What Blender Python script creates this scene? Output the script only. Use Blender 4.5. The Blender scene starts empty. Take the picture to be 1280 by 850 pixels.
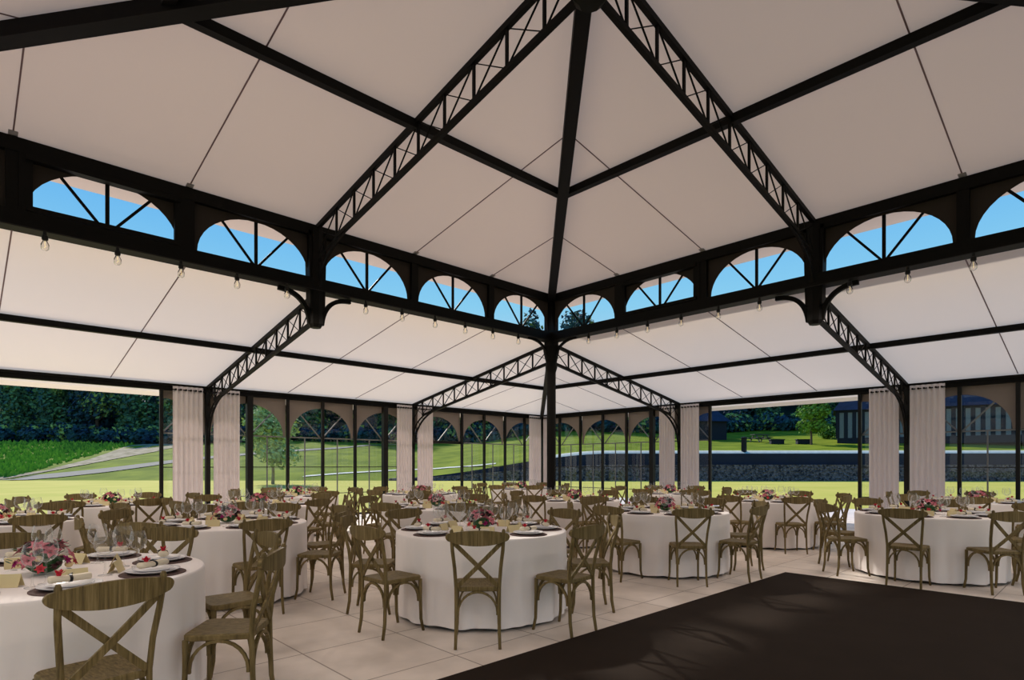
import bpy, math, random
from mathutils import Vector, Matrix
from math import sin, cos, pi, radians as R
C = bpy.context.scene.collection
sc = bpy.context.scene
random.seed(7)

# ---------------------------------------------------------------- materials
def lin(c):
    return tuple(((v/255)/12.92 if v/255 <= 0.04045 else ((v/255+0.055)/1.055)**2.4) for v in c)
def newmat(name):
    m = bpy.data.materials.new(name); m.use_nodes = True
    nt = m.node_tree; nt.nodes.clear()
    return m, nt, nt.nodes.new('ShaderNodeOutputMaterial')
def mat(name, col, rough=.7, var=0, scale=8, stretch=(1, 1, 1), col2=None, metal=0, spec=.3, bump=0, coords='Object', detail=4):
    m, nt, out = newmat(name)
    b = nt.nodes.new('ShaderNodeBsdfPrincipled'); nt.links.new(b.outputs[0], out.inputs[0])
    b.inputs['Roughness'].default_value = rough; b.inputs['Metallic'].default_value = metal
    b.inputs['Specular IOR Level'].default_value = spec
    c = lin(col); b.inputs['Base Color'].default_value = (*c, 1)
    if var or col2 or bump:
        tc = nt.nodes.new('ShaderNodeTexCoord'); mp = nt.nodes.new('ShaderNodeMapping')
        mp.inputs['Scale'].default_value = stretch
        n = nt.nodes.new('ShaderNodeTexNoise'); n.inputs['Scale'].default_value = scale; n.inputs['Detail'].default_value = detail
        nt.links.new(tc.outputs[coords], mp.inputs[0]); nt.links.new(mp.outputs[0], n.inputs[0])
        r = nt.nodes.new('ShaderNodeValToRGB')
        c2 = lin(col2) if col2 else tuple(v*(1-var) for v in c)
        r.color_ramp.elements[0].position = .35; r.color_ramp.elements[1].position = .65
        r.color_ramp.elements[0].color = (*c2, 1); r.color_ramp.elements[1].color = (*c, 1)
        nt.links.new(n.outputs[0], r.inputs[0]); nt.links.new(r.outputs[0], b.inputs['Base Color'])
        if bump:
            bp = nt.nodes.new('ShaderNodeBump'); bp.inputs['Strength'].default_value = bump; bp.inputs['Distance'].default_value = .05
            nt.links.new(n.outputs[0], bp.inputs['Height']); nt.links.new(bp.outputs[0], b.inputs['Normal'])
    return m
def fabric(name, col, trans, tcol=None):
    m, nt, out = newmat(name)
    d = nt.nodes.new('ShaderNodeBsdfDiffuse'); t = nt.nodes.new('ShaderNodeBsdfTranslucent'); mx = nt.nodes.new('ShaderNodeMixShader')
    d.inputs[0].default_value = (*lin(col), 1); t.inputs[0].default_value = (*lin(tcol or col), 1)
    mx.inputs[0].default_value = trans
    nt.links.new(d.outputs[0], mx.inputs[1]); nt.links.new(t.outputs[0], mx.inputs[2]); nt.links.new(mx.outputs[0], out.inputs[0])
    return m
def thin_glass(name, tint, refl=.6, base=.03, rough=.02):
    m, nt, out = newmat(name)
    tr = nt.nodes.new('ShaderNodeBsdfTransparent'); g = nt.nodes.new('ShaderNodeBsdfGlossy'); mx = nt.nodes.new('ShaderNodeMixShader')
    tr.inputs[0].default_value = (*tint, 1); g.inputs['Roughness'].default_value = rough
    fr = nt.nodes.new('ShaderNodeLayerWeight'); fr.inputs[0].default_value = .25
    mm = nt.nodes.new('ShaderNodeMath'); mm.operation = 'MULTIPLY_ADD'; mm.inputs[1].default_value = refl; mm.inputs[2].default_value = base
    nt.links.new(fr.outputs['Fresnel'], mm.inputs[0]); nt.links.new(mm.outputs[0], mx.inputs[0])
    nt.links.new(tr.outputs[0], mx.inputs[1]); nt.links.new(g.outputs[0], mx.inputs[2]); nt.links.new(mx.outputs[0], out.inputs[0])
    return m

def clear_glass(name):
    m, nt, out = newmat(name)
    tr = nt.nodes.new('ShaderNodeBsdfTransparent'); g = nt.nodes.new('ShaderNodeBsdfGlossy'); d = nt.nodes.new('ShaderNodeBsdfDiffuse')
    tr.inputs[0].default_value = (.985, .985, .98, 1); g.inputs['Roughness'].default_value = .12; d.inputs[0].default_value = (.8, .8, .8, 1)
    lw = nt.nodes.new('ShaderNodeLayerWeight'); lw.inputs[0].default_value = .5
    pw = nt.nodes.new('ShaderNodeMath'); pw.operation = 'POWER'; pw.inputs[1].default_value = 2.6
    ma = nt.nodes.new('ShaderNodeMath'); ma.operation = 'MULTIPLY_ADD'; ma.inputs[1].default_value = .8; ma.inputs[2].default_value = .045
    m1 = nt.nodes.new('ShaderNodeMixShader'); m2 = nt.nodes.new('ShaderNodeMixShader'); m1.inputs[0].default_value = .5
    nt.links.new(lw.outputs['Facing'], pw.inputs[0]); nt.links.new(pw.outputs[0], ma.inputs[0]); nt.links.new(ma.outputs[0], m2.inputs[0])
    nt.links.new(g.outputs[0], m1.inputs[1]); nt.links.new(d.outputs[0], m1.inputs[2])
    nt.links.new(tr.outputs[0], m2.inputs[1]); nt.links.new(m1.outputs[0], m2.inputs[2]); nt.links.new(m2.outputs[0], out.inputs[0])
    return m
M = {}
M['steel'] = mat('black_steel', (13, 11, 10), .6, spec=.12)
M['steelb'] = mat('satin_black_post', (22, 20, 19), .5, spec=.2)
M['roof_up'] = fabric('upper_roof_fabric', (214, 196, 180), .17, (236, 210, 190))
M['roof_lo'] = fabric('lower_roof_fabric', (226, 212, 200), .28, (242, 229, 215))
M['seam'] = mat('seam_strip', (120, 98, 98), .8)
M['seamgrey'] = mat('seam_plate', (150, 146, 146), .6)
M['panel'] = fabric('window_panel_fabric', (146, 134, 126), .25)
M['panel_hi'] = fabric('clerestory_panel_fabric', (58, 52, 49), .05)
M['bar'] = mat('grey_glazing_bar', (112, 112, 112), .5)
M['bardark'] = mat('dark_glazing_bar', (44, 42, 42), .5)
M['pane'] = thin_glass('window_pane', (.93, .95, .95), .5, .03)
M['panehi'] = thin_glass('clerestory_pane', (.98, .99, 1.0), .15, .0)
M['wine'] = clear_glass('wine_glass_clear')
M['curtain'] = fabric('curtain_cloth', (232, 223, 222), .22)
M['cloth'] = mat('table_linen', (250, 243, 240), .85, var=.03, scale=3, spec=.1)
M['eyelet'] = mat('eyelet_metal', (30, 26, 24), .4, metal=.5)
M['plate'] = mat('white_china', (226, 224, 226), .25, spec=.5)
M['mat'] = mat('dark_placemat', (92, 70, 66), .8, var=.2, scale=60)
M['napkin'] = mat('cream_napkin', (226, 214, 190), .9)
M['ring'] = mat('black_ring', (22, 20, 20), .5)
M['card'] = mat('cream_card', (222, 206, 158), .8)
M['redfl'] = mat('crimson_petal', (190, 26, 50), .6)
M['pink'] = mat('pink_petal', (214, 132, 142), .6, col2=(180, 84, 102), scale=30)
M['coral'] = mat('coral_petal', (196, 62, 74), .6)
M['magenta'] = mat('magenta_petal', (150, 20, 96), .6)
M['leaf'] = mat('bouquet_leaf', (40, 84, 40), .5)
M['darkleaf'] = mat('burgundy_leaf', (54, 16, 22), .5)
M['cream'] = mat('cream_rose', (224, 196, 150), .7)
M['bulb'] = thin_glass('clear_bulb', (.97, .96, .93), .9, .03)
M['fil'] = mat('filament', (255, 220, 140), .4)
_b = [n for n in M['fil'].node_tree.nodes if n.type == 'BSDF_PRINCIPLED'][0]
_b.inputs['Emission Color'].default_value = (1, .8, .45, 1); _b.inputs['Emission Strength'].default_value = .9
M['socket'] = mat('black_socket', (14, 13, 13), .5)
M['bark'] = mat('tree_bark', (92, 78, 66), .9, var=.3)
M['palebark'] = mat('pale_bark', (150, 140, 120), .9, var=.3)
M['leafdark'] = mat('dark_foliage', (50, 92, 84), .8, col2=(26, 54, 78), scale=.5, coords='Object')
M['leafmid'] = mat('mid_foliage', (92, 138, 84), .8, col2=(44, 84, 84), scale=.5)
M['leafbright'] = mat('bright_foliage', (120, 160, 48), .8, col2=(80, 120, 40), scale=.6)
M['leafhi'] = mat('sunlit_foliage', (150, 176, 84), .8, col2=(96, 136, 84), scale=.6)  # sun highlights on the woodland crowns, put into the colour of scattered leaves
M['leafpale'] = mat('glass_paled_foliage', (176, 194, 120), .8, col2=(130, 158, 92), scale=.6)  # paleness of reflections in the glazing, put into the leaf colour
M['lawn'] = mat('mown_lawn', (188, 178, 92), .95, col2=(174, 170, 80), scale=.25, stretch=(1, 1, 1), spec=.05)
M['hill'] = mat('hill_grass', (122, 134, 34), .95, col2=(90, 108, 20), scale=.35, spec=.05, detail=9, bump=.6)
M['weeds'] = mat('rough_grass', (150, 190, 66), .95, col2=(84, 140, 50), scale=1.2, spec=.05, detail=9)
M['gravel'] = mat('gravel', (176, 162, 138), .95, col2=(120, 112, 84), scale=.9, spec=.05, detail=9)
M['asphalt'] = mat('asphalt_road', (106, 106, 98), .9, var=.15, scale=2)
M['kerb'] = mat('pale_kerb', (206, 206, 190), .9, var=.15, scale=2)
M['terrace'] = mat('terrace_stone', (212, 200, 190), .8, var=.1, scale=2)
M['slate'] = mat('slate_blue_cladding', (22, 32, 52), .7, var=.3, scale=.6)
M['barnroof'] = mat('barn_roof_slate', (30, 46, 72), .8, var=.3, scale=1.5)
M['barndark'] = mat('dark_timber', (30, 36, 48), .8, var=.3)
M['plaster'] = mat('pale_plaster', (120, 128, 130), .9, var=.15)
M['picnic'] = mat('grey_timber', (78, 84, 80), .8, var=.2)

def wood():
    m, nt, out = newmat('weathered_oak')
    b = nt.nodes.new('ShaderNodeBsdfPrincipled'); nt.links.new(b.outputs[0], out.inputs[0])
    b.inputs['Roughness'].default_value = .6; b.inputs['Specular IOR Level'].default_value = .25
    tc = nt.nodes.new('ShaderNodeTexCoord'); mp = nt.nodes.new('ShaderNodeMapping'); mp.inputs['Scale'].default_value = (60, 14, 2.5)
    n = nt.nodes.new('ShaderNodeTexNoise'); n.inputs['Scale'].default_value = 1.6; n.inputs['Detail'].default_value = 6; n.inputs['Roughness'].default_value = .65
    nt.links.new(tc.outputs['Object'], mp.inputs[0]); nt.links.new(mp.outputs[0], n.inputs[0])
    r = nt.nodes.new('ShaderNodeValToRGB'); e = r.color_ramp.elements
    e[0].position = .3; e[0].color = (*lin((76, 62, 38)), 1)
    e[1].position = .72; e[1].color = (*lin((146, 126, 86)), 1)
    k = r.color_ramp.elements.new(.5); k.color = (*lin((114, 98, 60)), 1)
    nt.links.new(n.outputs[0], r.inputs[0]); nt.links.new(r.outputs[0], b.inputs['Base Color'])
    return m
M['wood'] = wood()

def tiles():
    m, nt, out = newmat('stone_floor_tiles')
    b = nt.nodes.new('ShaderNodeBsdfPrincipled'); nt.links.new(b.outputs[0], out.inputs[0])
    b.inputs['Roughness'].default_value = .42; b.inputs['Specular IOR Level'].default_value = .3
    tc = nt.nodes.new('ShaderNodeTexCoord')
    mp = nt.nodes.new('ShaderNodeMapping'); mp.inputs['Location'].default_value = (1.68, -.67, 0)
    nt.links.new(tc.outputs['Object'], mp.inputs[0])
    br = nt.nodes.new('ShaderNodeTexBrick'); br.offset = 0; br.squash = 1
    br.inputs['Scale'].default_value = 1; br.inputs['Brick Width'].default_value = .79; br.inputs['Row Height'].default_value = .79
    br.inputs['Mortar Size'].default_value = .006; br.inputs['Mortar Smooth'].default_value = .2
    br.inputs['Color1'].default_value = (*lin((246, 236, 226)), 1); br.inputs['Color2'].default_value = (*lin((240, 228, 217)), 1)
    br.inputs['Mortar'].default_value = (*lin((166, 150, 138)), 1)
    nt.links.new(mp.outputs[0], br.inputs['Vector'])
    n = nt.nodes.new('ShaderNodeTexNoise'); n.inputs['Scale'].default_value = 1.6; n.inputs['Detail'].default_value = 7
    nt.links.new(tc.outputs['Object'], n.inputs[0])
    r = nt.nodes.new('ShaderNodeValToRGB'); r.color_ramp.elements[0].color = (.76, .74, .72, 1); r.color_ramp.elements[1].color = (1.05, 1.03, 1.02, 1)
    r.color_ramp.elements[0].position = .35; r.color_ramp.elements[1].position = .65
    nt.links.new(n.outputs[0], r.inputs[0])
    mx = nt.nodes.new('ShaderNodeMix'); mx.data_type = 'RGBA'; mx.blend_type = 'MULTIPLY'; mx.inputs[0].default_value = 1
    nt.links.new(br.outputs[0], mx.inputs[6]); nt.links.new(r.outputs[0], mx.inputs[7]); nt.links.new(mx.outputs[2], b.inputs['Base Color'])
    return m
M['tiles'] = tiles()
M['dance'] = mat('black_dance_floor', (46, 38, 32), .8, spec=.04, var=.1, scale=3)

def stone():
    m, nt, out = newmat('rubble_stone')
    b = nt.nodes.new('ShaderNodeBsdfPrincipled'); nt.links.new(b.outputs[0], out.inputs[0]); b.inputs['Roughness'].default_value = .9
    tc = nt.nodes.new('ShaderNodeTexCoord'); v = nt.nodes.new('ShaderNodeTexVoronoi'); v.inputs['Scale'].default_value = 5.5
    nt.links.new(tc.outputs['Object'], v.inputs[0])
    r = nt.nodes.new('ShaderNodeValToRGB'); e = r.color_ramp.elements
    e[0].color = (*lin((26, 27, 38)), 1); e[1].color = (*lin((120, 110, 112)), 1)
    sep = nt.nodes.new('ShaderNodeSeparateColor'); nt.links.new(v.outputs['Color'], sep.inputs[0])
    nt.links.new(sep.outputs[0], r.inputs[0]); nt.links.new(r.outputs[0], b.inputs['Base Color'])
    bp = nt.nodes.new('ShaderNodeBump'); bp.inputs['Strength'].default_value = .8; bp.inputs['Distance'].default_value = .3
    nt.links.new(v.outputs['Distance'], bp.inputs['Height']); nt.links.new(bp.outputs[0], b.inputs['Normal'])
    return m
M['stone'] = stone()

# ---------------------------------------------------------------- mesh helpers
class MB:
    def __init__(s): s.v = []; s.f = []; s.mi = []; s.cur = 0
    def add(s, vs, fs):
        b = len(s.v); s.v += [tuple(p) for p in vs]
        for f in fs: s.f.append(tuple(b+i for i in f)); s.mi.append(s.cur)
        return s
    def box(s, lo, hi):
        x0, y0, z0 = lo; x1, y1, z1 = hi
        return s.add([(x0, y0, z0), (x1, y0, z0), (x1, y1, z0), (x0, y1, z0), (x0, y0, z1), (x1, y0, z1), (x1, y1, z1), (x0, y1, z1)],
                     [(0, 3, 2, 1), (4, 5, 6, 7), (0, 1, 5, 4), (1, 2, 6, 5), (2, 3, 7, 6), (3, 0, 4, 7)])
    def sweep(s, pts, prof, up=None, caps=True, scale=None):
        """prof: list of (a,b) in the side/up frame; pts: path"""
        P = [Vector(p) for p in pts]; n = len(prof); rings = []
        side = None
        for i, p in enumerate(P):
            t = (P[min(i+1, len(P)-1)] - P[max(i-1, 0)]).normalized()
            if up is not None:
                u = Vector(up); sd = t.cross(u)
                if sd.length < 1e-4: sd = Vector((1, 0, 0))
                sd.normalize()
            else:
                if side is None:
                    ref = Vector((0, 0, 1)) if abs(t.z) < .9 else Vector((1, 0, 0))
                    sd = t.cross(ref).normalized()
                else:
                    sd = (side - t*side.dot(t)).normalized()
            side = sd; uu = sd.cross(t).normalized()
            k = scale[i] if scale else 1
            rings.append([p + sd*a*k + uu*b*k for a, b in prof])
        vs = [q for r in rings for q in r]; fs = []
        for i in range(len(P)-1):
            for j in range(n):
                a = i*n+j; b = i*n+(j+1) % n
                fs.append((a, b, b+n, a+n))
        if caps:
            fs.append(tuple(range(n-1, -1, -1))); fs.append(tuple((len(P)-1)*n+j for j in range(n)))
        return s.add(vs, fs)
    def tube(s, pts, r, n=8, **k):
        return s.sweep(pts, [(r*cos(2*pi*j/n), r*sin(2*pi*j/n)) for j in range(n)], **k)
    def bar(s, pts, w, h, up=(0, 0, 1), **k):
        return s.sweep(pts, [(-w/2, -h/2), (w/2, -h/2), (w/2, h/2), (-w/2, h/2)], up=up, **k)
    def lathe(s, prof, n=24, c=(0, 0, 0), close=False):
        vs = []; fs = []; m = len(prof)
        for r, z in prof:
            for j in range(n):
                a = 2*pi*j/n; vs.append((c[0]+r*cos(a), c[1]+r*sin(a), c[2]+z))
        for i in range(m-1):
            for j in range(n):
                a = i*n+j; b = i*n+(j+1) % n; fs.append((a, b, b+n, a+n))
        if close: fs.append(tuple(range(n-1, -1, -1))); fs.append(tuple((m-1)*n+j for j in range(n)))
        return s.add(vs, fs)
    def poly_prism(s, pts2, fn, t0, t1):
        """pts2 list of (a,b); fn(a,b,t)->xyz"""
        n = len(pts2)
        vs = [fn(a, b, t0) for a, b in pts2] + [fn(a, b, t1) for a, b in pts2]
        fs = [tuple(range(n-1, -1, -1)), tuple(range(n, 2*n))]
        fs += [(i, (i+1) % n, (i+1) % n+n, i+n) for i in range(n)]
        return s.add(vs, fs)
    def sphere(s, c, r, n=10, m=6):
        rx, ry, rz = r if isinstance(r, tuple) else (r, r, r)
        pr = [(sin(pi*i/m), -cos(pi*i/m)) for i in range(m+1)]
        vs = []; fs = []
        for q, z in pr:
            for j in range(n):
                a = 2*pi*j/n; vs.append((c[0]+rx*q*cos(a), c[1]+ry*q*sin(a), c[2]+rz*z))
        for i in range(m):
            for j in range(n):
                a = i*n+j; b = i*n+(j+1) % n; fs.append((a, b, b+n, a+n))
        return s.add(vs, fs)
    def build(s, name, mats, parent=None, smooth=False, loc=None):
        me = bpy.data.meshes.new(name); me.from_pydata(s.v, [], s.f); me.update()
        for m in (mats if isinstance(mats, (list, tuple)) else [mats]): me.materials.append(M[m] if isinstance(m, str) else m)
        if len(me.materials) > 1: me.polygons.foreach_set('material_index', s.mi)
        if smooth: me.polygons.foreach_set('use_smooth', [True]*len(me.polygons))
        o = bpy.data.objects.new(name, me); C.objects.link(o)
        if parent is not None: o.parent = parent
        if loc is not None: o.location = loc
        return o
def tag(o, label, cat=None, group=None, kind=None):
    nw = len(label.split())
    if not 4 <= nw <= 16: print('LABEL LEN', nw, label)
    o['label'] = label
    if cat: o['category'] = cat
    if group: o['group'] = group
    if kind: o['kind'] = kind
    return o
def empty(name, loc=(0, 0, 0), rz=0):
    o = bpy.data.objects.new(name, None); C.objects.link(o); o.location = loc; o.rotation_euler = (0, 0, rz); o.empty_display_size = .1
    return o
KIDS = {}
def remember(root):
    def rec(o): return [(c, rec(c)) for c in bpy.data.objects if c.parent is o]
    KIDS[root.name] = rec(root); return root
def copy_tree(root, loc, rz=0, tilt=None):
    r = root.copy(); C.objects.link(r); r.location = loc; r.rotation_euler = (0, 0, rz)
    def rec(lst, par):
        for c, sub in lst:
            d = c.copy(); C.objects.link(d); d.parent = par; rec(sub, d)
    rec(KIDS[root.name], r)
    return r
class Proto:
    """first use moves the built thing itself, later uses copy it"""
    def __init__(s, root): s.root = remember(root); s.used = False
    def put(s, loc, rz=0):
        if s.used: return copy_tree(s.root, loc, rz)
        s.used = True; s.root.location = loc; s.root.rotation_euler = (0, 0, rz); return s.root

# ---------------------------------------------------------------- camera
CX, CY, CZ, YAW, F = -4.318, -3.462, 1.369, .7572, 734.95
cam = bpy.data.cameras.new('camera'); co = bpy.data.objects.new('camera', cam); C.objects.link(co)
co.location = (CX, CY, CZ); co.rotation_euler = (pi/2, 0, -YAW)
cam.lens = F/1280*36; cam.sensor_width = 36; cam.shift_x = (640-635.56)/1280; cam.shift_y = (581.93-425)/1280
cam.clip_end = 600; cam.clip_start = .05
sc.camera = co
def W(px, d, z=0):
    l = (px-635.56)/F*d
    return (CX+d*sin(YAW)+l*cos(YAW), CY+d*cos(YAW)-l*sin(YAW), z)
def cam2w(l, d): return (CX+d*sin(YAW)+l*cos(YAW), CY+d*cos(YAW)-l*sin(YAW))

# ---------------------------------------------------------------- pavilion dimensions
BAY = 1.9; A = 5.7; B = 11.36
ZE = 3.226       # outer eave (fabric)
ZI = 5.29        # inner eave (fabric)
ZA = 6.34        # apex
ZL = 4.24        # lower roof, inner edge
ORD = ['first', 'second', 'third', 'fourth', 'fifth', 'sixth', 'seventh', 'eighth', 'ninth', 'tenth', 'eleventh', 'twelfth', 'thirteenth']

# floor, terrace, dance floor
fl = MB().box((-B-.5, -B-.5, -.12), (B+.6, B+.7, 0)).build('floor', 'tiles')
tag(fl, 'beige stone tiled floor of the pavilion', 'floor', kind='structure')
tr = MB().box((B+.62, -14, -.12), (16.6, B+.7, -.02)).build('floor_terrace', 'terrace')
tag(tr, 'pale paved terrace outside the right wall', 'terrace', kind='structure')
df = MB().box((-3.3, -7.6, .0005), (3.36, -.455, .018)).build('dance_floor', 'dance')
tag(df, 'low matt black dance floor laid on the beige tiles', 'dance floor')

# ---------------------------------------------------------------- roofs
def roof(name, r0, z0, r1, z1, m, label):
    mb = MB(); N = 1
    cs = [(1, 1), (-1, 1), (-1, -1), (1, -1)]
    for i in range(4):
        (ax, ay), (bx, by) = cs[i], cs[(i+1) % 4]
        if r0 == 0: mb.add([(0, 0, z0), (bx*r1, by*r1, z1), (ax*r1, ay*r1, z1)], [(0, 1, 2)])
        else: mb.add([(ax*r0, ay*r0, z0), (bx*r0, by*r0, z0), (bx*r1, by*r1, z1), (ax*r1, ay*r1, z1)], [(0, 1, 2, 3)])
    o = mb.build(name, m); tag(o, label, 'roof', kind='structure'); return o
su = (ZA-ZI)/A; sl = (ZL-ZE)/(B-A)
OVU, OVL = .72, .75
ceil_u = roof('ceiling_upper', 0, ZA, A+OVU, ZI-su*OVU, 'roof_up', 'taupe fabric lining of the raised central pyramid roof')
ceil_l = roof('ceiling_lower', A+.125, ZL-sl*.125, B+OVL, ZE-sl*OVL, 'roof_lo', 'pale fabric lining of the lower ring roof')
# valance hanging at the edge of the lower roof
mb = MB(); q = B+OVL; zq = ZE-sl*OVL
for (ax, ay), (bx, by) in (((1, 1), (-1, 1)), ((-1, 1), (-1, -1)), ((-1, -1), (1, -1)), ((1, -1), (1, 1))):
    mb.add([(ax*q, ay*q, zq), (bx*q, by*q, zq), (bx*q, by*q, zq-.1), (ax*q, ay*q, zq-.1)], [(0, 1, 2, 3)])
mb.build('valance', 'roof_lo', ceil_l)
def side_pt(side, t, r, z):
    """side 0: +y wall, 1: +x, 2: -y, 3: -x ; t along (towards +x or +y)"""
    return {0: (t, r, z), 1: (r, t, z), 2: (t, -r, z), 3: (-r, t, z)}[side]
# seams: run up the slope at bay boundaries
for side in range(4):
    for k in range(-2, 3):
        if k == 0: continue
        t = k*BAY; r0 = abs(t)
        pts = [side_pt(side, t, r, ZA-su*r-.006) for r in (r0+.05, A-.02)]
        MB().bar(pts, .016, .006).build('seam', 'seam', ceil_u)
        pts = [side_pt(side, t, A-.14, ZI+su*.14-.012), side_pt(side, t, A-.06, ZI+su*.06-.012)]
        MB().bar(pts, .09, .012).build('seam_plate', 'seamgrey', ceil_u)
    for k in range(-5, 6):
        if k in (0, 3, -3): continue
        t = k*BAY; r0 = max(A+.05, abs(t)+.05)
        pts = [side_pt(side, t, r, ZL-sl*(r-A)-.006) for r in (r0, B-.05)]
        MB().bar(pts, .016, .006).build('seam', 'seam', ceil_l)

# ---------------------------------------------------------------- main steel frame
SN = ['left wall', 'right wall', 'side behind the camera', 'side left of the camera']
BN = ['left', 'right', 'rear', 'near left']
# eave beams and purlins
for side in range(4):
    up = [side_pt(side, -A, A, ZI-.1), side_pt(side, A, A, ZI-.1)]
    o = MB().bar(up, .16, .17).build('eave_beam', 'steel'); tag(o, f'black steel top beam of the {BN[side]} clerestory row', 'beam', 'clerestory beams')
    lo = [side_pt(side, -A, A+.02, ZL+.07), side_pt(side, A, A+.02, ZL+.07)]
    o = MB().bar(lo, .24, .2).bar([side_pt(side, -A, A-.11, ZL-.0), side_pt(side, A, A-.11, ZL-.0)], .03, .05).build('sill_beam', 'steel')
    tag(o, f'black steel sill beam under the {BN[side]} clerestory row', 'beam', 'clerestory beams')
    o = MB().bar([side_pt(side, -B, B-.02, ZE-.095), side_pt(side, B, B-.02, ZE-.095)], .12, .15).bar([side_pt(side, -B, B-.06, ZE-.05), side_pt(side, B, B-.06, ZE-.05)], .12, .05).build('wall_beam', 'steel')
    tag(o, f'black steel eave beam along the {BN[side]} outer wall', 'beam', 'outer wall beams')
    h = A/2
    o = MB().bar([side_pt(side, -h+.07, h, ZA-su*h-.075), side_pt(side, h-.07, h, ZA-su*h-.075)], .1, .11).build('purlin', 'steel')
    tag(o, f'black steel purlin crossing the {BN[side]} slope of the upper roof', 'purlin', 'roof purlins')
    h = (A+B)/2
    o = MB().bar([side_pt(side, -h+.08, h, (ZL+ZE)/2-.07), side_pt(side, h-.08, h, (ZL+ZE)/2-.07)], .1, .1).build('purlin', 'steel')
    tag(o, f'black steel purlin crossing the {BN[side]} slope of the lower roof', 'purlin', 'roof purlins')
CNR = [((1, 1), 'far corner'), ((-1, 1), 'left corner'), ((-1, -1), 'corner behind the camera'), ((1, -1), 'right corner')]
for (sx, sy), nm in CNR:
    o = MB().bar([(sx*.12, sy*.12, ZA-.14), (sx*(A-.1), sy*(A-.1), ZI-.1)], .17, .15).build('hip_rafter', 'steel')
    tag(o, f'black steel hip rafter from the apex to the {nm}', 'rafter', 'hip rafters')
    o = MB().bar([(sx*(A+.1), sy*(A+.1), ZL-.1), (sx*(B-.1), sy*(B-.1), ZE-.1)], .12, .12).build('hip_rafter', 'steel')
    tag(o, f'black steel lower hip rafter down to the outer {nm}', 'rafter', 'hip rafters')
o = MB().lathe([(.0, -.62), (.1, -.62), (.17, -.55), (.2, -.4), (.2, 0)], 8, (0, 0, ZA-.06)).build('apex_hub', 'steel')
tag(o, 'black octagonal steel hub at the apex of the roof', 'hub')

def arc(p0, p1, bulge, n=8):
    """quarter style curve p0->p1 through corner `bulge` (quadratic bezier)"""
    a, b, c = Vector(p0), Vector(bulge), Vector(p1)
    return [a*(1-t)**2+b*2*t*(1-t)+c*t*t for t in [i/n for i in range(n+1)]]

def truss(fn, s0, s1, zt0, zt1, depth, knots, foot, label, group, zpost):
    """fn(s,z)->xyz ; s from inner to outer; knots: s of the verticals"""
    root = empty('roof_truss', fn(s0, min(zt0, zt1)-depth)); L = Vector(root.location)
    def g(s, z): return tuple(Vector(fn(s, z))-L)
    zt = lambda s: zt0+(zt1-zt0)*(s-s0)/(s1-s0)
    MB().bar([g(s0, zt0-.05), g(s1, zt1-.05)], .06, .07).build('top_chord', 'steel', root)
    e = knots[-1]
    MB().bar([g(s0, zt0-depth), g(e, zt(e)-depth)], .06, .06).build('bottom_chord', 'steel', root)
    for i, s in enumerate(knots):
        MB().bar([g(s, zt(s)-.06), g(s, zt(s)-depth)], .03, .03, up=(Vector(g(s+1, 0))-Vector(g(s, 0)))).build('vertical_strut', 'steel', root)
    ks = [s0] + list(knots) + [s1]
    for i in range(len(ks)-1):
        a, b = ks[i], ks[i+1]
        zb = zt(b)-depth if b != s1 else zt(b)-depth-.05
        MB().tube([g(a+.01, zt(a)-.08), g(b-.01, zb+.02)], .012, 6).build('diagonal_rod', 'steel', root)
        MB().tube([g(a+.01, zt(a)-depth+.02), g(b-.01, zt(b)-.08)], .007, 5).build('tie_rod', 'steel', root)
    # curved knee bracket: two curved flats with rungs, down the post
    sk = foot[0]; zk = foot[1]
    p0 = g(sk, zt(sk)-depth); p1 = g(s1-.07, zk); bl = g(s1-.1, zt(s1)-depth-.05)
    c1 = arc(p0, p1, bl, 12)
    MB().bar(c1, .04, .035, up=(Vector(g(0, 0))-Vector(g(0, 1))).cross(Vector(g(1, 0))-Vector(g(0, 0)))).build('knee_bracket', 'steel', root)
    p2 = g(sk+.22, zt(sk+.22)-depth+.02); p3 = g(s1-.06, zk+.42)
    c2 = arc(p2, p3, g(s1-.09, zt(s1)-depth), 12)
    MB().bar(c2, .03, .03, up=(Vector(g(0, 0))-Vector(g(0, 1))).cross(Vector(g(1, 0))-Vector(g(0, 0)))).build('knee_bracket', 'steel', root)
    for i in (4, 6, 8, 10): MB().tube([c1[i], c2[min(12, i)]], .01, 5).build('rung', 'steel', root)
    tag(root, label, 'truss', group)
    return root
kn = [.58+.55*i for i in range(9)]
tn = {0: 'left', 1: 'right', 2: 'rear', 3: 'near left'}
for side in range(4):
    sg = 1 if side < 2 else -1
    fn = (lambda s, z, side=side: side_pt(side, 0, s, z))
    truss(fn, .12, A-.02, ZA-su*.12, ZI, .52, kn, (4.45, 4.2), f'black lattice truss from the apex to the {tn[side]} mid post', 'upper roof trusses', 0)
kl = [A+.1+.5*i for i in range(11)]
def lower_truss(side, t, label):
    truss(lambda s, z: side_pt(side, t, s, z), A-.0, B-.05, ZL-.02, ZE, .47, [k for k in kl if k < B-.35 and k > A+.2], (B-1.2, 1.85), label, 'lower roof trusses', 0)
lower_truss(0, 0, 'black lattice truss from the left mid post to the left wall column')
lower_truss(1, 0, 'black lattice truss from the right mid post to the right wall column')
lower_truss(0, A, 'black lattice truss from the tall centre post leftwards to the wall')
lower_truss(1, A, 'black lattice truss from the tall centre post rightwards to the wall')
for side, t in ((0, -A), (1, -A), (2, 0), (3, 0)):
    lower_truss(side, t, f'black lattice truss outside the view on the {BN[side]} side, {"middle" if t == 0 else "end"}')

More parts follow.
